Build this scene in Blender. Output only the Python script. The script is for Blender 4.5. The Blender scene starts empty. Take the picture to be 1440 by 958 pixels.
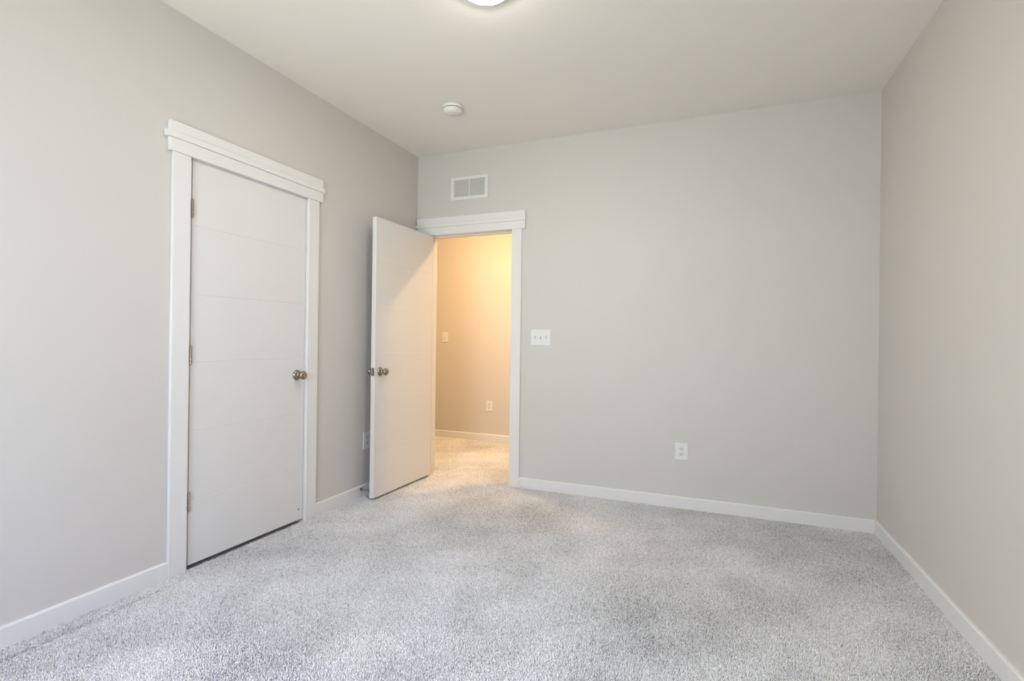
import bpy, bmesh, math, random
import numpy as np
from mathutils import Matrix, Vector

SC = bpy.context.scene
COL = SC.collection
PI = math.pi

# ------------------------------------------------------------------ camera
cam_d = bpy.data.cameras.new('camera')
cam = bpy.data.objects.new('camera', cam_d)
COL.objects.link(cam)
F, YAW, PITCH, ROLL = 723.565, 0.38937, 0.00067, 0.01274
cam_d.sensor_fit = 'HORIZONTAL'
cam_d.sensor_width = 36.0
cam_d.lens = F / 1440.0 * 36.0
cam_d.clip_start = 0.05
r = Vector((math.cos(YAW), math.sin(YAW), 0))
fw = Vector((-math.sin(YAW), math.cos(YAW), 0))
up = Vector((0, 0, 1))
fw2 = fw * math.cos(PITCH) + up * math.sin(PITCH)
up2 = up * math.cos(PITCH) - fw * math.sin(PITCH)
r3 = r * math.cos(ROLL) + up2 * math.sin(ROLL)
up3 = up2 * math.cos(ROLL) - r * math.sin(ROLL)
rot = Matrix((r3, up3, -fw2)).transposed().to_4x4()
cam.matrix_world = Matrix.Translation((2.45605, -3.79931, 1.16003)) @ rot
SC.camera = cam

# ------------------------------------------------------------------ colour, world, light
SC.view_settings.view_transform = 'Standard'
SC.view_settings.look = 'None'
SC.view_settings.gamma = 1.0
SC.view_settings.use_curve_mapping = False
SC.view_settings.exposure = 0.0
SC.cycles.use_denoising = True
SC.cycles.max_bounces = 16
SC.cycles.diffuse_bounces = 10
SC.cycles.sample_clamp_indirect = 6.0

world = bpy.data.worlds.new('world')
SC.world = world
world.use_nodes = True
bg = world.node_tree.nodes['Background']
bg.inputs['Color'].default_value = (0.80, 0.90, 1.0, 1)
bg.inputs['Strength'].default_value = 0.0

# windows behind the camera: in the rear wall and at the rear ends of the side walls; the right one is added.
# Sky light falls in through each of them downwards, light thrown back by the ground comes in upwards.
WIN = dict(x0=0.75, x1=2.05, z0=0.60, z1=2.15)
WIN2 = dict(y0=-4.28, y1=-3.22, z0=0.60, z1=2.15)
WIN_FILL = dict(y0=-4.28, y1=-3.22, z0=0.60, z1=2.15)
def area_light(name, loc, rot, sx, sy, power, color):
    d = bpy.data.lights.new(name, 'AREA')
    d.shape = 'RECTANGLE'; d.size = sx; d.size_y = sy
    d.energy = power; d.color = color
    o = bpy.data.objects.new(name, d)
    o.location = loc; o.rotation_euler = rot
    COL.objects.link(o)
    return o
def window_light(which, part, power, color):
    t = math.radians(40)
    dz = 0.75 if part == 'sky' else -0.75
    tilt = PI / 2 - t if part == 'sky' else PI / 2 + t
    if which == 'rear':
        return area_light('rear_window_' + part, ((WIN['x0'] + WIN['x1']) / 2, -5.25, 1.375 + dz), (tilt, 0, 0), 1.6, 1.5, power, color)
    if which == 'right':
        return area_light('right_fill_' + part, (4.25, (WIN_FILL['y0'] + WIN_FILL['y1']) / 2, 1.375 + dz), (tilt, 0, PI / 2), 1.3, 1.5, power, color)
    return area_light('side_window_' + part, (-0.80, (WIN2['y0'] + WIN2['y1']) / 2, 1.375 + dz), (tilt, 0, -PI / 2), 1.3, 1.5, power, color)
SKY_REAR = (164.0, (0.585, 0.707, 1.000))
GROUND_REAR = (148.0, (0.919, 1.000, 0.838))
SKY_SIDE = (116.0, (0.914, 1.000, 0.922))
GROUND_SIDE = (25.0, (1.0, 0.55, 0.40))
window_light('rear', 'sky', *SKY_REAR); window_light('rear', 'ground', *GROUND_REAR)
window_light('side', 'sky', *SKY_SIDE); window_light('side', 'ground', *GROUND_SIDE)
FILL_RIGHT = (62.0, (0.306, 0.403, 1.000))
window_light('right', 'sky', *FILL_RIGHT)  # added unseen light, tints the lower left wall blue
ROOM_LAMP, ROOM_LAMP_C = 192.0, (1.0, 0.95, 0.81)
HALL_LAMP, HALL_LAMP_C = 490.0, (1.0, 0.65, 0.32)
HALL_LAMP_B = 410.0

# ------------------------------------------------------------------ materials
def new_mat(name):
    m = bpy.data.materials.new(name); m.use_nodes = True
    nt = m.node_tree
    return m, nt, nt.nodes['Principled BSDF']

def paint(name, col, rough=0.6, bump=0.05, scale=260.0, vary=0.015):
    m, nt, b = new_mat(name)
    tc = nt.nodes.new('ShaderNodeTexCoord')
    n1 = nt.nodes.new('ShaderNodeTexNoise'); n1.inputs['Scale'].default_value = scale; n1.inputs['Detail'].default_value = 2
    n2 = nt.nodes.new('ShaderNodeTexNoise'); n2.inputs['Scale'].default_value = 3.0; n2.inputs['Detail'].default_value = 3
    mp = nt.nodes.new('ShaderNodeMapRange')
    mp.inputs['To Min'].default_value = 1 - vary; mp.inputs['To Max'].default_value = 1 + vary
    mx = nt.nodes.new('ShaderNodeMix'); mx.data_type = 'RGBA'; mx.blend_type = 'MULTIPLY'
    mx.inputs['Factor'].default_value = 1.0
    mx.inputs['A'].default_value = (*col, 1)
    bp = nt.nodes.new('ShaderNodeBump'); bp.inputs['Strength'].default_value = bump; bp.inputs['Distance'].default_value = 0.002
    L = nt.links.new
    L(tc.outputs['Object'], n1.inputs['Vector']); L(tc.outputs['Object'], n2.inputs['Vector'])
    L(n2.outputs['Fac'], mp.inputs['Value']); L(mp.outputs['Result'], mx.inputs['B'])
    L(mx.outputs['Result'], b.inputs['Base Color'])
    L(n1.outputs['Fac'], bp.inputs['Height']); L(bp.outputs['Normal'], b.inputs['Normal'])
    b.inputs['Roughness'].default_value = rough
    b.inputs['Specular IOR Level'].default_value = 0.3
    return m

def metal(name, col, rough):
    m, nt, b = new_mat(name)
    tc = nt.nodes.new('ShaderNodeTexCoord')
    n = nt.nodes.new('ShaderNodeTexNoise'); n.inputs['Scale'].default_value = 400
    mp = nt.nodes.new('ShaderNodeMapRange'); mp.inputs['To Min'].default_value = rough * 0.8; mp.inputs['To Max'].default_value = rough * 1.2
    nt.links.new(tc.outputs['Object'], n.inputs['Vector'])
    nt.links.new(n.outputs['Fac'], mp.inputs['Value']); nt.links.new(mp.outputs['Result'], b.inputs['Roughness'])
    b.inputs['Base Color'].default_value = (*col, 1); b.inputs['Metallic'].default_value = 1.0
    return m

def glow(name, col, strength, base=(0.9, 0.9, 0.88)):
    m, nt, b = new_mat(name)
    b.inputs['Base Color'].default_value = (*base, 1)
    b.inputs['Emission Color'].default_value = (*col, 1)
    b.inputs['Emission Strength'].default_value = strength
    return m

M_WALL = paint('wall_paint', (0.60, 0.574, 0.54), 0.65, 0.08, 320)
M_CEIL = paint('ceiling_paint', (0.82, 0.79, 0.755), 0.8, 0.08, 320)
M_TRIM = paint('trim_paint', (0.735, 0.725, 0.71), 0.35, 0.02, 120, 0.01)
M_DOOR = paint('door_paint', (0.695, 0.685, 0.67), 0.42, 0.05, 200, 0.01)
M_PLATE = paint('plate_plastic', (0.73, 0.73, 0.71), 0.35, 0.0, 50, 0.005)
M_TOGGLE = paint('toggle_plastic', (0.66, 0.66, 0.64), 0.3, 0.0, 50, 0.005)
M_DARK = paint('dark_slot', (0.03, 0.03, 0.03), 0.7, 0.0, 50, 0.0)
M_GREY = paint('louver_metal', (0.72, 0.71, 0.68), 0.45, 0.0, 50, 0.0)
M_DUCT = paint('duct_dark', (0.42, 0.41, 0.39), 0.8, 0.0, 50, 0.0)
M_NICKEL = metal('satin_nickel', (0.34, 0.30, 0.255), 0.17)
M_HINGE = metal('hinge_nickel', (0.52, 0.47, 0.43), 0.2)
M_STEEL = metal('chrome_rod', (0.42, 0.42, 0.42), 0.25)
M_RUBBER = paint('black_rubber', (0.02, 0.02, 0.02), 0.6, 0.0, 50, 0.0)

def carpet_mats():
    # backing under the pile
    m, nt, b = new_mat('carpet_backing')
    tc = nt.nodes.new('ShaderNodeTexCoord')
    n = nt.nodes.new('ShaderNodeTexNoise'); n.inputs['Scale'].default_value = 220; n.inputs['Detail'].default_value = 3
    cr = nt.nodes.new('ShaderNodeValToRGB')
    cr.color_ramp.elements[0].position = 0.35; cr.color_ramp.elements[0].color = (0.28, 0.27, 0.265, 1)
    cr.color_ramp.elements[1].position = 0.65; cr.color_ramp.elements[1].color = (0.58, 0.565, 0.55, 1)
    nt.links.new(tc.outputs['Object'], n.inputs['Vector']); nt.links.new(n.outputs['Fac'], cr.inputs['Fac'])
    nt.links.new(cr.outputs['Color'], b.inputs['Base Color'])
    b.inputs['Roughness'].default_value = 0.95
    # yarn: every tuft has its own yarn colour
    y, nt, b = new_mat('carpet_yarn')
    at = nt.nodes.new('ShaderNodeAttribute'); at.attribute_name = 'yarn'
    cr = nt.nodes.new('ShaderNodeValToRGB')
    e = cr.color_ramp.elements
    e[0].position = 0.0; e[0].color = (0.30, 0.285, 0.275, 1)
    e[1].position = 1.0; e[1].color = (0.93, 0.915, 0.90, 1)
    k = e.new(0.25); k.color = (0.58, 0.565, 0.55, 1)
    nt.links.new(at.outputs['Fac'], cr.inputs['Fac'])
    nt.links.new(cr.outputs['Color'], b.inputs['Base Color'])
    b.inputs['Roughness'].default_value = 0.9
    b.inputs['Specular IOR Level'].default_value = 0.15
    return m, y
M_BACKING, M_YARN = carpet_mats()

# ------------------------------------------------------------------ mesh helpers
def link(name, bm, mat, parent=None, smooth=False, kind=None):
    me = bpy.data.meshes.new(name)
    bmesh.ops.recalc_face_normals(bm, faces=bm.faces[:])
    bm.to_mesh(me); bm.free()
    me.materials.append(mat)
    if smooth:
        for p in me.polygons: p.use_smooth = True
        me.set_sharp_from_angle(angle=math.radians(40))
    o = bpy.data.objects.new(name, me)
    COL.objects.link(o)
    if parent is not None: o.parent = parent
    if kind: o['kind'] = kind
    return o

def thing(name, label, cat, loc=(0, 0, 0), rotz=0.0, group=None, kind=None):
    o = bpy.data.objects.new(name, None)
    o.empty_display_size = 0.05
    COL.objects.link(o)
    o.location = loc; o.rotation_euler = (0, 0, rotz)
    if label: o['label'] = label
    if cat: o['category'] = cat
    if group: o['group'] = group
    if kind: o['kind'] = kind
    return o

def box(bm, x0, x1, y0, y1, z0, z1, bev=0.0, seg=1):
    b2 = bmesh.new()
    vs = [b2.verts.new(p) for p in ((x0, y0, z0), (x1, y0, z0), (x1, y1, z0), (x0, y1, z0),
                                    (x0, y0, z1), (x1, y0, z1), (x1, y1, z1), (x0, y1, z1))]
    for f in ((0, 3, 2, 1), (4, 5, 6, 7), (0, 1, 5, 4), (1, 2, 6, 5), (2, 3, 7, 6), (3, 0, 4, 7)):
        b2.faces.new([vs[i] for i in f])
    if bev > 0:
        bmesh.ops.bevel(b2, geom=b2.edges[:], offset=bev, segments=seg, affect='EDGES', profile=0.5)
    merge(bm, b2)
    return bm

def merge(bm, b2, mat=None):
    me = bpy.data.meshes.new('tmp')
    b2.to_mesh(me); b2.free()
    if mat is not None: me.transform(mat)
    bm.from_mesh(me)
    bpy.data.meshes.remove(me)

def prism(bm, pts, axis, a, b):
    """pts: 2-D outline; axis 'x': pts are (y, z), 'y': (x, z), 'z': (x, y)."""
    def P(p, t):
        return {'x': (t, p[0], p[1]), 'y': (p[0], t, p[1]), 'z': (p[0], p[1], t)}[axis]
    A = [bm.verts.new(P(p, a)) for p in pts]
    B = [bm.verts.new(P(p, b)) for p in pts]
    n = len(pts)
    bm.faces.new(A); bm.faces.new(list(reversed(B)))
    for i in range(n):
        bm.faces.new((A[i], A[(i + 1) % n], B[(i + 1) % n], B[i]))
    return bm

def lathe(bm, prof, seg=32, mat=None):
    """prof: (radius, z) pairs, turned about Z, ends closed."""
    b2 = bmesh.new()
    rings = []
    for (r_, z) in prof:
        if r_ < 1e-6:
            rings.append([b2.verts.new((0, 0, z))])
        else:
            rings.append([b2.verts.new((r_ * math.cos(2 * PI * k / seg), r_ * math.sin(2 * PI * k / seg), z)) for k in range(seg)])
    for a, b in zip(rings, rings[1:]):
        for k in range(seg):
            k2 = (k + 1) % seg
            if len(a) == 1 and len(b) == 1: continue
            if len(a) == 1: b2.faces.new((a[0], b[k], b[k2]))
            elif len(b) == 1: b2.faces.new((a[k], a[k2], b[0]))
            else: b2.faces.new((a[k], a[k2], b[k2], b[k]))
    for rg, rev in ((rings[0], True), (rings[-1], False)):
        if len(rg) > 1: b2.faces.new(rg[::-1] if rev else rg)
    merge(bm, b2, mat)
    return bm

ALONG = {'+x': Matrix.Rotation(PI / 2, 4, 'Y'), '-x': Matrix.Rotation(-PI / 2, 4, 'Y'),
         '+y': Matrix.Rotation(-PI / 2, 4, 'X'), '-y': Matrix.Rotation(PI / 2, 4, 'X'),
         '+z': Matrix.Identity(4), '-z': Matrix.Rotation(PI, 4, 'X')}
def T(*p): return Matrix.Translation(p)

# ------------------------------------------------------------------ the room
W, H, RA = 3.3455, 2.735, 0.02167      # right wall leans outward a little towards the camera
YR = -4.45                             # rear wall (behind the camera)
WT = 0.12                              # wall thickness
HALL_Y = 1.586
ZB = -0.02                             # walls run down below the carpet pile
def wx(y): return W - RA * y
# entry opening (jamb faces) and closet opening
EX0, EX1, EZ = 0.125, 0.886, 2.046
CY0, CY1, CZ = -2.040, -1.274, 2.058
J = 0.018                              # jamb thickness
HX0, HX1 = -2.2, 3.6                   # hall extent

bm = bmesh.new()
prism(bm, [(-0.9, YR - 0.2), (wx(YR) + WT, YR - 0.2), (wx(YR) + WT, HALL_Y + 0.1), (HX0 - 0.1, HALL_Y + 0.1), (HX0 - 0.1, 0.0), (-0.9, 0.0)], 'z', -0.06, -0.008)
link('floor', bm, M_BACKING, kind='structure')

bm = bmesh.new()
prism(bm, [(-0.9, YR - WT), (wx(YR) + WT, YR - WT), (wx(0) + WT + .3, HALL_Y + WT), (HX0 - WT, HALL_Y + WT), (HX0 - WT, 0.0), (-0.9, 0.0)], 'z', H, H + 0.1)
link('ceiling', bm, M_CEIL, kind='structure')

bm = bmesh.new()      # back wall with the doorway to the hall
prism(bm, [(HX0, ZB), (EX0 - J, ZB), (EX0 - J, EZ + J), (EX1 + J, EZ + J), (EX1 + J, ZB), (HX1, ZB), (HX1, H), (HX0, H)], 'y', 0.0, WT)
link('wall_back', bm, M_WALL, kind='structure')

bm = bmesh.new()      # left wall with the closet doorway and, out of the picture, a window
w2 = WIN2
prism(bm, [(w2['y1'], ZB), (CY0 - J, ZB), (CY0 - J, CZ + J), (CY1 + J, CZ + J), (CY1 + J, ZB), (0.0, ZB), (0.0, H), (w2['y1'], H)], 'x', -WT, 0.0)
box(bm, -WT, 0.0, YR, w2['y0'], ZB, H)
box(bm, -WT, 0.0, w2['y0'], w2['y1'], ZB, w2['z0']); box(bm, -WT, 0.0, w2['y0'], w2['y1'], w2['z1'], H)
link('wall_left', bm, M_WALL, kind='structure')

bm = bmesh.new()      # right wall, with an added window out of the picture for the blue fill
w3 = WIN_FILL
def right_piece(ya, yb, za, zb):
    prism(bm, [(wx(ya), ya), (wx(yb), yb), (wx(yb) + WT, yb), (wx(ya) + WT, ya)], 'z', za, zb)
right_piece(0.0, w3['y1'], ZB, H); right_piece(w3['y0'], YR, ZB, H)
right_piece(w3['y1'], w3['y0'], ZB, w3['z0']); right_piece(w3['y1'], w3['y0'], w3['z1'], H)
link('wall_right', bm, M_WALL, kind='structure')

bm = bmesh.new()      # rear wall, behind the camera, with the window
w = WIN
xa, xb = -WT, wx(YR) + WT
box(bm, xa, w['x0'], YR - WT, YR, ZB, H); box(bm, w['x1'], xb, YR - WT, YR, ZB, H)
box(bm, w['x0'], w['x1'], YR - WT, YR, ZB, w['z0']); box(bm, w['x0'], w['x1'], YR - WT, YR, w['z1'], H)
link('wall_rear', bm, M_WALL, kind='structure')

bm = bmesh.new(); box(bm, HX0, HX1, HALL_Y, HALL_Y + WT, ZB, H)
link('wall_hall', bm, M_WALL, kind='structure')
bm = bmesh.new(); box(bm, HX0 - WT, HX0, 0, HALL_Y + WT, ZB, H)
link('wall_hall_left', bm, M_WALL, kind='structure')
bm = bmesh.new(); box(bm, HX1, HX1 + WT, 0, HALL_Y + WT, ZB, H)
link('wall_hall_right', bm, M_WALL, kind='structure')
bm = bmesh.new()      # closet behind the closed door
box(bm, -0.85, -0.75, -2.6, -0.7, ZB, H); box(bm, -0.75, -WT, -2.6, -2.5, ZB, H); box(bm, -0.75, -WT, -0.8, -0.7, ZB, H)
link('wall_closet', bm, M_WALL, kind='structure')

# the windows (behind the camera)
def window(name, loc, rotz, width, hh):
    wn = thing(name, None, None, loc, rotz, kind='structure')
    hw = width / 2
    bm = bmesh.new()
    box(bm, -hw, -hw + .05, .03, .09, 0, hh, .003); box(bm, hw - .05, hw, .03, .09, 0, hh, .003)
    box(bm, -hw + .05, hw - .05, .03, .09, 0, .05, .003); box(bm, -hw + .05, hw - .05, .03, .09, hh - .05, hh, .003)
    box(bm, -hw + .05, hw - .05, .04, .08, hh / 2 - .02, hh / 2 + .02, .003)
    link('window_frame', bm, M_TRIM, wn)
    bm = bmesh.new(); box(bm, -hw - .05, hw + .05, -.05, .02, -.03, 0, .004)
    link('window_sill', bm, M_TRIM, wn)
window('window_1', ((w['x0'] + w['x1']) / 2, YR, w['z0']), PI, w['x1'] - w['x0'], w['z1'] - w['z0'])
window('window_2', (0, (w2['y0'] + w2['y1']) / 2, w2['z0']), PI / 2, w2['y1'] - w2['y0'], w2['z1'] - w2['z0'])


yc = (w3['y0'] + w3['y1']) / 2
window('added_window_3', (wx(yc), yc, w3['z0']), -PI / 2 + RA, w3['y1'] - w3['y0'], w3['z1'] - w3['z0'])  # added opening that lets the blue fill light in

# ------------------------------------------------------------------ baseboards
BH, BT = 0.0815, 0.014
def base_profile(sign=1):
    return [(0, ZB), (BT * sign, ZB), (BT * sign, BH - .006), ((BT - .003) * sign, BH - .001), ((BT - .006) * sign, BH), (0, BH)]
CAS = 0.084
E_IN, E_OUT = EX1 + .005, EX1 + .005 + CAS
C_IN0, C_OUT0 = -2.055, -2.143
C_IN1, C_OUT1 = CY1 + .004, CY1 + .004 + .087
bm = bmesh.new(); prism(bm, [(p[0], p[1]) for p in base_profile()], 'y', YR, C_OUT0)
link('baseboard_left', bm, M_TRIM, kind='structure')
bm = bmesh.new(); prism(bm, base_profile(), 'y', C_OUT1, -.0005)
link('baseboard_left', bm, M_TRIM, kind='structure')
bm = bmesh.new()
for (a, b) in ((E_OUT, 1.93), (1.9306, wx(0) - BT * 0.3)):
    prism(bm, base_profile(-1), 'x', a, b)
link('baseboard_back', bm, M_TRIM, kind='structure')
bm = bmesh.new()
A = []
for y in (-0.001, YR):
    A.append([bm.verts.new((wx(y) - p[0], y, p[1])) for p in base_profile()])
n = len(A[0])
for i in range(n): bm.faces.new((A[0][i], A[0][(i + 1) % n], A[1][(i + 1) % n], A[1][i]))
bm.faces.new(A[0]); bm.faces.new(A[1][::-1])
link('baseboard_right', bm, M_TRIM, kind='structure')
bm = bmesh.new(); prism(bm, [(HALL_Y + p[0], p[1]) for p in base_profile(-1)], 'x', HX0, HX1)
link('baseboard_hall', bm, M_TRIM, kind='structure')
bm = bmesh.new(); prism(bm, [(YR + p[0], p[1]) for p in base_profile(1)], 'x', BT, wx(YR) - BT)
link('baseboard_rear', bm, M_TRIM, kind='structure')

# ------------------------------------------------------------------ door trim (built with the wall face at y=0, room towards -y, x along the wall)
def door_trim(name, loc, rotz, xin0, xout0, xin1, xout1, jx0, jx1, jz, depth, hx0, hx1, lip=0.018, hz=0.0):
    t = thing(name, None, None, loc, rotz, kind='structure')
    z0 = 2.048 + hz
    for (a, b) in ((xout0, xin0), (xin1, xout1)):
        bm = bmesh.new(); box(bm, min(a, b), max(a, b), -.018, 0, ZB, z0, .0015)
        link('side_casing', bm, M_TRIM, t)
    l0, l1 = max(hx0 - lip, -1e9), hx1 + lip * 0.6
    bm = bmesh.new(); box(bm, hx0, hx1, -.023, 0, z0, 2.112 + hz, .0015); link('head_board', bm, M_TRIM, t)
    bm = bmesh.new(); box(bm, l0, l1, -.030, 0, 2.112 + hz, 2.143 + hz, .003, 2); link('head_bead', bm, M_TRIM, t)
    bm = bmesh.new(); box(bm, hx0, hx1, -.024, 0, 2.143 + hz, 2.193 + hz, .0015); link('head_cap', bm, M_TRIM, t)
    bm = bmesh.new()
    prism(bm, [(jx0 - J, ZB), (jx0, ZB), (jx0, jz), (jx1, jz), (jx1, ZB), (jx1 + J, ZB), (jx1 + J, jz + J), (jx0 - J, jz + J)], 'y', 0.0, depth)
    link('jamb', bm, M_TRIM, t)
    bm = bmesh.new()
    s = .011
    prism(bm, [(jx0, ZB), (jx0 + s, ZB), (jx0 + s, jz - s), (jx1 - s, jz - s), (jx1 - s, ZB), (jx1, ZB), (jx1, jz), (jx0, jz)], 'y', .042, .075)
    link('door_stop_moulding', bm, M_TRIM, t)
    return t

# closet: local x = world y, local -y = world +x
t1 = door_trim('trim_1', (0, 0, 0), PI / 2, C_IN0, C_OUT0, C_IN1, C_OUT1, CY0, CY1, CZ - .003, WT, -2.162, -1.157)
t2 = door_trim('trim_2', (0, 0, 0), 0.0, EX0 - .005, 0.026, E_IN, E_OUT, EX0, EX1, EZ, WT, 0.008, 1.005, lip=.007)
# hall side casing and the strike plate on the latch jamb
for (a, b) in ((EX0 - .005 - CAS, EX0 - .005), (E_IN, E_OUT)):
    bm = bmesh.new(); box(bm, a, b, WT, WT + .018, ZB, 2.048, .0015); link('side_casing', bm, M_TRIM, t2)
bm = bmesh.new(); box(bm, EX0 - .1, EX1 + .1, WT, WT + .022, 2.048, 2.19, .0015); link('head_board', bm, M_TRIM, t2)
bm = bmesh.new(); box(bm, EX1 - .0015, EX1, -.004, .034, .90, .957, .0005); box(bm, EX1 - .001, EX1 + .004, -.006, 0, .912, .945, .001)
sp = link('strike_plate', bm, M_HINGE, t2); sp['label'] = 'small metal strike plate'

# ------------------------------------------------------------------ doors (local: hinge edge at x=0, face y=0 towards -y)
GROOVES = (0.342, 0.687, 1.033, 1.373, 1.717)
def leaf_mesh(x0, x1, z0, z1, th):
    bm = bmesh.new()
    g, d, m = .0022, .0016, .012
    xs = [x0, x0 + m, x0 + m + .003, x1 - m - .003, x1 - m, x1]
    zs = [z0]
    gz = set()
    for c in GROOVES:
        zs += [c - g, c, c + g]; gz.add(len(zs) - 2)
    zs.append(z1)
    def grid(y, s):
        return [[bm.verts.new((x, y + (s * d if (j in gz and 2 <= i <= 3) else 0), z)) for i, x in enumerate(xs)] for j, z in enumerate(zs)]
    A = grid(0, 1); B = grid(th, -1)
    nz, nx = len(zs), len(xs)
    for G, rev in ((A, False), (B, True)):
        for j in range(nz - 1):
            for i in range(nx - 1):
                q = (G[j][i], G[j][i + 1], G[j + 1][i + 1], G[j + 1][i])
                bm.faces.new(q[::-1] if rev else q)
    for j in range(nz - 1):
        bm.faces.new((A[j][0], A[j + 1][0], B[j + 1][0], B[j][0]))
        bm.faces.new((A[j][-1], B[j][-1], B[j + 1][-1], A[j + 1][-1]))
    for i in range(nx - 1):
        bm.faces.new((A[0][i], B[0][i], B[0][i + 1], A[0][i + 1]))
        bm.faces.new((A[-1][i], A[-1][i + 1], B[-1][i + 1], B[-1][i]))
    bmesh.ops.recalc_face_normals(bm, faces=bm.faces[:])
    # ease the long outer edges
    ed = [e for e in bm.edges if all(abs(v.co.x - x1) < 1e-6 for v in e.verts) and abs(e.verts[0].co.y - e.verts[1].co.y) < 1e-6
          and abs(e.verts[0].co.z - e.verts[1].co.z) > 1e-4]
    bmesh.ops.bevel(bm, geom=ed, offset=.0012, segments=2, affect='EDGES')
    return bm

KNOB = [(0.0, .066), (.010, .0655), (.018, .0635), (.0235, .0595), (.0262, .054), (.0266, .049), (.0250, .0435), (.0205, .0385),
        (.0150, .0350), (.0120, .0310), (.0112, .0265), (.0118, .0225), (.0145, .0190), (.0195, .0160)]
ROSE = [(.0195, .0155), (.0215, .0140), (.0265, .0115), (.0300, .0080), (.0318, .0045), (.0325, 0.0)]
def door(name, label, loc, rotz, x0, x1, z0, z1, th, knob_z, hinges):
    d = thing(name, label, 'door', loc, rotz, kind='structure')
    link('door_panel', leaf_mesh(x0, x1, z0, z1, th), M_DOOR, d)
    for ax, y in (('-y', 0.0), ('+y', th)):
        bm = bmesh.new(); lathe(bm, ROSE[::-1], 40, T(x1 - .060, y, knob_z) @ ALONG[ax])
        rose = link('knob_rose', bm, M_NICKEL, d, True)
        bm = bmesh.new(); lathe(bm, KNOB[::-1], 40, T(x1 - .060, y, knob_z) @ ALONG[ax])
        kn = link('door_knob', bm, M_NICKEL, d, True)
        kn['label'] = 'round satin nickel knob'
    bm = bmesh.new()
    box(bm, x1 - .0005, x1 + .0012, th / 2 - .0125, th / 2 + .0125, knob_z - .0285, knob_z + .0285, .0004)
    lp = link('latch_plate', bm, M_NICKEL, d)
    bm = bmesh.new()
    prism(bm, [(x1 + .001, th / 2 - .008), (x1 + .009, th / 2 + .006), (x1 + .009, th / 2 + .008), (x1 + .001, th / 2 + .008)], 'z', knob_z - .008, knob_z + .008)
    link('latch_bolt', bm, M_HINGE, lp)
    for hz in hinges:
        bm = bmesh.new()
        for k in range(5):
            a = hz - .0445 + k * .0178
            lathe(bm, [(.0068, a + .0002), (.0073, a + .0007), (.0073, a + .0171), (.0068, a + .0176)], 20, T(0, -.0062, 0))
        lathe(bm, [(.0028, hz - .047), (.0028, hz + .047)], 12, T(0, -.0062, 0))
        lathe(bm, [(.0, hz + .051), (.004, hz + .0495), (.0052, hz + .046), (.0052, hz + .0445)][::-1], 16, T(0, -.0062, 0))
        lathe(bm, [(.0, hz - .051), (.004, hz - .0495), (.0052, hz - .046), (.0052, hz - .0445)], 16, T(0, -.0062, 0))
        box(bm, x0 - .0014, x0, -.006, th - .008, hz - .0445, hz + .0445)
        hg = link('hinge', bm, M_HINGE, d, True)
        hg['label'] = 'satin nickel butt hinge'
    return d

HZ = (0.339, 1.069, 1.800)
d1 = door('door_1', 'closed white closet door with shallow horizontal grooves and knob on its right',
          (-.002, CY0 + .004, 0), PI / 2, .0025, .758, .018, 2.050, .035, .930, HZ)
bm = bmesh.new(); lathe(bm, [(.0048, -.0002), (.0048, .0006)], 16, T(.758 - .034, 0, .084) @ ALONG['-y'])
sh = link('screw_hole', bm, M_DARK, d1); sh['label'] = 'small dark screw hole'
d2 = door('door_2', 'white door standing open against the left wall at the hall doorway',
          (.128, -.004, 0), -math.radians(90.7), .0025, .761, .018, 2.038, .035, .925, HZ)
# rigid door stop screwed to the room face of the open door
bm = bmesh.new()
DS = (.761 - .030, 0.0, .063)
lathe(bm, [(.0125, 0), (.0125, .004), (.0085, .008), (.0048, .012), (.0042, .070), (.0055, .078), (.0085, .086), (.0085, .088)], 24, T(*DS) @ ALONG['-y'])
ds = link('door_stop', bm, M_STEEL, d2, True); ds['label'] = 'chrome door stop near the foot of the door'
bm = bmesh.new(); lathe(bm, [(.0088, .0875), (.0100, .090), (.0100, .0965), (.0080, .099)], 24, T(*DS) @ ALONG['-y'])
link('rubber_tip', bm, M_RUBBER, ds, True)

# ------------------------------------------------------------------ wall plates (local: on the wall at y=0, facing -y, centred)
def outlet(name, label, loc, rotz, w=.0785, h=.1245, group=None):
    t = thing(name, label, 'outlet', loc, rotz, group)
    bm = bmesh.new(); box(bm, -w / 2, w / 2, -.006, 0, -h / 2, h / 2, .0025, 2); link('cover_plate', bm, M_PLATE, t)
    for s in (1, -1):
        bm = bmesh.new()
        pts = [(.0172 * math.cos(a), .0143 * math.sin(a) + s * .0195) for a in [2 * PI * k / 28 for k in range(28)]]
        pts = [(max(-.0165, min(.0165, x)), max(s * .0195 - .0128, min(s * .0195 + .0128, z))) for x, z in pts]
        prism(bm, pts, 'y', -.0078, -.004)
        rc = link('receptacle', bm, M_TOGGLE, t)
        bm = bmesh.new(); zc = s * .0195
        box(bm, -.0078, -.0052, -.0082, -.0070, zc - .001, zc + .0085); box(bm, .0052, .0078, -.0082, -.0070, zc, zc + .0080)
        lathe(bm, [(.0028, .0070), (.0028, .0082)], 14, T(0, 0, zc - .0065) @ ALONG['-y'])
        sl = link('slots', bm, M_DARK, rc); sl['label'] = 'dark plug slots'
    bm = bmesh.new(); lathe(bm, [(.0032, .005), (.0032, .0068), (.002, .0074)], 14, T(0, 0, 0) @ ALONG['-y']); link('screw', bm, M_PLATE, t)
    return t

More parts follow.
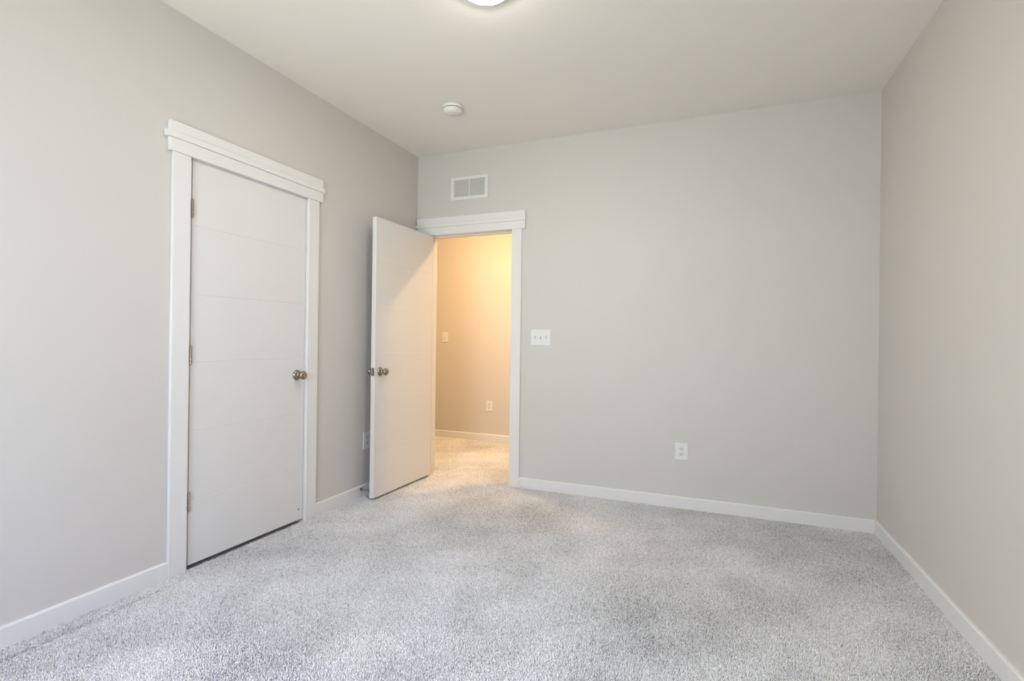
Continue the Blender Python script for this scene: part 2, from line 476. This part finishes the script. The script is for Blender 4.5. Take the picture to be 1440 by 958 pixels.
def switch(name, label, loc, gangs, rotz=0.0, w=.0785, h=.1245):
    t = thing(name, label, 'light switch', loc, rotz)
    W_ = w + .046 * (gangs - 1)
    bm = bmesh.new(); box(bm, -W_ / 2, W_ / 2, -.006, 0, -h / 2, h / 2, .0025, 2); link('cover_plate', bm, M_PLATE, t)
    for g in range(gangs):
        x = (g - (gangs - 1) / 2) * .046
        bm = bmesh.new(); box(bm, x - .0052, x + .0052, -.0064, -.0058, -.012, .012); sl = link('toggle_slot', bm, M_DUCT, t)
        b2 = bmesh.new(); box(b2, -.0046, .0046, -.016, .002, -.0062, .0062, .0018, 2)
        bm = bmesh.new(); merge(bm, b2, T(x, -.004, 0) @ Matrix.Rotation(math.radians(26 if (g + gangs) % 2 else -26), 4, 'X'))
        link('toggle', bm, M_TOGGLE, t)
        for s in (1, -1):
            bm = bmesh.new(); lathe(bm, [(.0030, .005), (.0030, .0068), (.002, .0073)], 14, T(x, 0, s * .030) @ ALONG['-y']); link('screw', bm, M_TOGGLE, t)
    return t

outlet('wall_outlet', 'white duplex outlet low on the long back wall', (2.194, 0, .3985), 0.0, .086, .118)
outlet('wall_outlet', 'white duplex outlet on the left wall, half hidden behind the open door', (0, -.652, .4055), PI / 2, .0785, .125)
outlet('wall_outlet', 'white duplex outlet low on the hall wall, seen through the doorway', (-.0245, HALL_Y, .4065), 0.0, .0785, .119)
switch('light_switch', 'wide white switch plate with three toggles beside the doorway', (1.140, 0, 1.189), 3, 0.0, .0705, .1225)
switch('light_switch', 'small white single switch on the hall wall beside the open door', (-.6155, HALL_Y, 1.1945), 1, 0.0, .0785, .123)

# ------------------------------------------------------------------ return air vent
vw, vh = .342, .189
v = thing('air_vent', 'white slatted return air vent high on back wall above the doorway', 'vent', (.500, 0, 2.4225))
fx, fz = .030, .0235
bm = bmesh.new()
prism(bm, [(-vw / 2 - 0, -vh / 2), (vw / 2, -vh / 2), (vw / 2 - fx, -vh / 2 + fz), (-vw / 2 + fx, -vh / 2 + fz)], 'y', -.008, 0)
prism(bm, [(-vw / 2, vh / 2), (vw / 2, vh / 2), (vw / 2 - fx, vh / 2 - fz), (-vw / 2 + fx, vh / 2 - fz)], 'y', -.008, 0)
prism(bm, [(-vw / 2, -vh / 2), (-vw / 2 + fx, -vh / 2 + fz), (-vw / 2 + fx, vh / 2 - fz), (-vw / 2, vh / 2)], 'y', -.008, 0)
prism(bm, [(vw / 2, -vh / 2), (vw / 2 - fx, -vh / 2 + fz), (vw / 2 - fx, vh / 2 - fz), (vw / 2, vh / 2)], 'y', -.008, 0)
link('frame', bm, M_TRIM, v)
bm = bmesh.new(); box(bm, -.0055, .0055, -.008, 0, -vh / 2 + fz, vh / 2 - fz); link('mullion', bm, M_TRIM, v)
bm = bmesh.new(); box(bm, -vw / 2 + fx, vw / 2 - fx, -.0012, -.0002, -vh / 2 + fz, vh / 2 - fz); link('backing', bm, M_DUCT, v)
NS = 13
for (a, b) in ((-vw / 2 + fx, -.0055), (.0055, vw / 2 - fx)):
    bm = bmesh.new()
    for k in range(NS):
        z = -vh / 2 + fz + (k + .5) * (vh - 2 * fz) / NS
        prism(bm, [(-.0072, z - .0045), (-.0060, z - .0048), (-.0016, z + .0030), (-.0028, z + .0034)], 'x', a, b)
    link('louver_bank', bm, M_GREY, v)
for s in (1, -1):
    bm = bmesh.new(); lathe(bm, [(.004, .0078), (.004, .0088), (.0025, .0096)], 14, T(s * (vw / 2 - .014), 0, 0) @ ALONG['-y']); link('screw', bm, M_GREY, v)

# ------------------------------------------------------------------ smoke detector
sd = thing('smoke_detector', 'round white smoke detector on the ceiling above the open door', 'smoke detector', (.750, -.750, H))
bm = bmesh.new(); lathe(bm, [(.064, -.0), (.0675, -.003), (.068, -.014), (.066, -.018), (.0, -.018)], 48)
link('mounting_base', bm, M_PLATE, sd, True)
bm = bmesh.new(); lathe(bm, [(.0, -.0175), (.059, -.0175), (.059, -.0205)], 48); g = link('gap_ring', bm, M_DARK, sd, True); g['label'] = 'dark gap ring'
bm = bmesh.new(); lathe(bm, [(.0, -.0205), (.060, -.0205), (.0625, -.023), (.0615, -.034), (.056, -.044), (.040, -.051), (.022, -.0535), (0, -.054)], 48)
hb = link('housing', bm, M_PLATE, sd, True)
bm = bmesh.new(); lathe(bm, [(.013, -.050), (.013, -.0555), (.011, -.057), (0, -.057)], 24); link('test_button', bm, M_TOGGLE, hb, True)

# ------------------------------------------------------------------ ceiling lights
def ceiling_light(name, label, loc, strength, color, R=.112):
    t = thing(name, label, 'ceiling light', loc)
    bm = bmesh.new(); lathe(bm, [(R - .004, 0), (R, -.003), (R, -.016), (R - .004, -.021), (R - .012, -.023), (R - .014, -.020), (0, -.018)], 64)
    link('trim_ring', bm, M_PLATE, t, True)
    bm = bmesh.new(); lathe(bm, [(R - .013, -.018), (R - .015, -.024), (R - .030, -.031), (R - .060, -.037), (.0, -.040)], 64)
    link('diffuser', bm, glow('lamp_' + name, color, strength), t, True)
    return t
ceiling_light('ceiling_light', 'round white ceiling light glowing at the top edge of the photo', (1.463, -1.742, H), ROOM_LAMP, ROOM_LAMP_C)
ceiling_light('ceiling_light', 'round warm ceiling light out in the hall', (1.60, .90, H), HALL_LAMP, HALL_LAMP_C)
ceiling_light('ceiling_light', 'round warm ceiling light in the hall near the wall', (0.10, 0.45, H), HALL_LAMP_B, HALL_LAMP_C)

# ------------------------------------------------------------------ carpet pile: one tuft of yarn every few millimetres
def carpet():
    rng = np.random.default_rng(7)
    s = .0044
    def field(x, y, seed, scale, n=14):
        g = np.random.default_rng(seed); f = np.zeros_like(x)
        for _ in range(n):
            a = g.uniform(0, 2 * PI); k = scale * g.uniform(.5, 1.6)
            f += np.sin((np.cos(a) * x + np.sin(a) * y) * k + g.uniform(0, 2 * PI))
        return f / math.sqrt(n / 2)
    P = []
    for (x0, x1, y0, y1) in ((.006, wx(-3) + .02, -3.05, -.006), (EX0 + .001, EX1 - .001, -.006, WT), (-1.0, 1.3, WT, HALL_Y - .008)):
        gx, gy = np.meshgrid(np.arange(x0, x1, s), np.arange(y0, y1, s))
        gx = gx + (np.arange(gx.shape[0])[:, None] % 2) * s * .5
        P.append(np.stack([gx.ravel(), gy.ravel()], 1))
    P = np.concatenate(P); P += rng.normal(0, s * .28, P.shape)
    inside = (P[:, 0] < W - RA * P[:, 1] - BT * .6) | (P[:, 1] > 0)
    P = P[inside]
    # only what can be seen from around the camera
    d = P - np.array([2.456, -3.8])
    keep = (d[:, 1] > .9)
    P = P[keep]
    n = len(P); x, y = P[:, 0], P[:, 1]
    hgt = .0080 + .0016 * rng.normal(0, 1, n).clip(-2, 2)
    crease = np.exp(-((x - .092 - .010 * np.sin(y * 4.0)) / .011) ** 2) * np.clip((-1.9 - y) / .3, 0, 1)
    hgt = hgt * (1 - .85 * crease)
    # lay of the pile, brushed in drifting patches
    ang = 1.3 * field(x, y, 3, 3.2) + .8 * field(x, y, 4, 9) + rng.normal(0, .9, n)
    lay = (.0024 + .0010 * field(x, y, 5, 5)) + .0012 * rng.normal(0, 1, n)
    lx, ly = np.cos(ang) * lay, np.sin(ang) * lay
    th = rng.uniform(0, 2 * PI, n)
    rb = .0026 + .0004 * rng.normal(0, 1, n).clip(-1.5, 1.5)
    V = np.zeros((n, 7, 3), np.float32)
    for k in range(3):
        a = th + k * 2 * PI / 3
        V[:, k] = np.stack([x + np.cos(a) * rb, y + np.sin(a) * rb, np.full(n, -.0080)], 1)
        b = a + .7
        V[:, 3 + k] = np.stack([x + lx * .6 + np.cos(b) * rb * .95, y + ly * .6 + np.sin(b) * rb * .95, -.0050 + hgt * .72], 1)
    V[:, 6] = np.stack([x + lx, y + ly, -.0050 + hgt], 1)
    tri = np.array([[0, 1, 4], [0, 4, 3], [1, 2, 5], [1, 5, 4], [2, 0, 3], [2, 3, 5], [3, 4, 6], [4, 5, 6], [5, 3, 6]], np.int32)
    Fc = (tri[None] + (np.arange(n, dtype=np.int32) * 7)[:, None, None]).reshape(-1, 3)
    me = bpy.data.meshes.new('carpet_pile')
    me.vertices.add(n * 7); me.vertices.foreach_set('co', V.reshape(-1))
    me.loops.add(len(Fc) * 3); me.loops.foreach_set('vertex_index', Fc.reshape(-1))
    me.polygons.add(len(Fc)); me.polygons.foreach_set('loop_start', np.arange(0, len(Fc) * 3, 3, dtype=np.int32))
    me.update(calc_edges=True)
    yarn = (.57 + .09 * field(x, y, 6, 5.5).clip(-1.6, 1.2) + .06 * field(x, y, 8, 16).clip(-1.5, 1.2) + .20 * rng.normal(0, 1, n))
    yarn *= np.where(rng.random(n) < 0.6 * crease, .3, 1.0)      # shade of the crease, put into the yarn colour
    yarn[rng.random(n) < .10] *= .40
    at = me.attributes.new('yarn', 'FLOAT', 'POINT')
    at.data.foreach_set('value', np.repeat(yarn.clip(0, 1).astype(np.float32), 7))
    me.materials.append(M_YARN)
    o = bpy.data.objects.new('carpet', me); COL.objects.link(o)
    o['label'] = 'speckled light grey carpet pile covering the whole floor'
    o['category'] = 'carpet'; o['kind'] = 'stuff'
    print('tufts', n)
carpet()
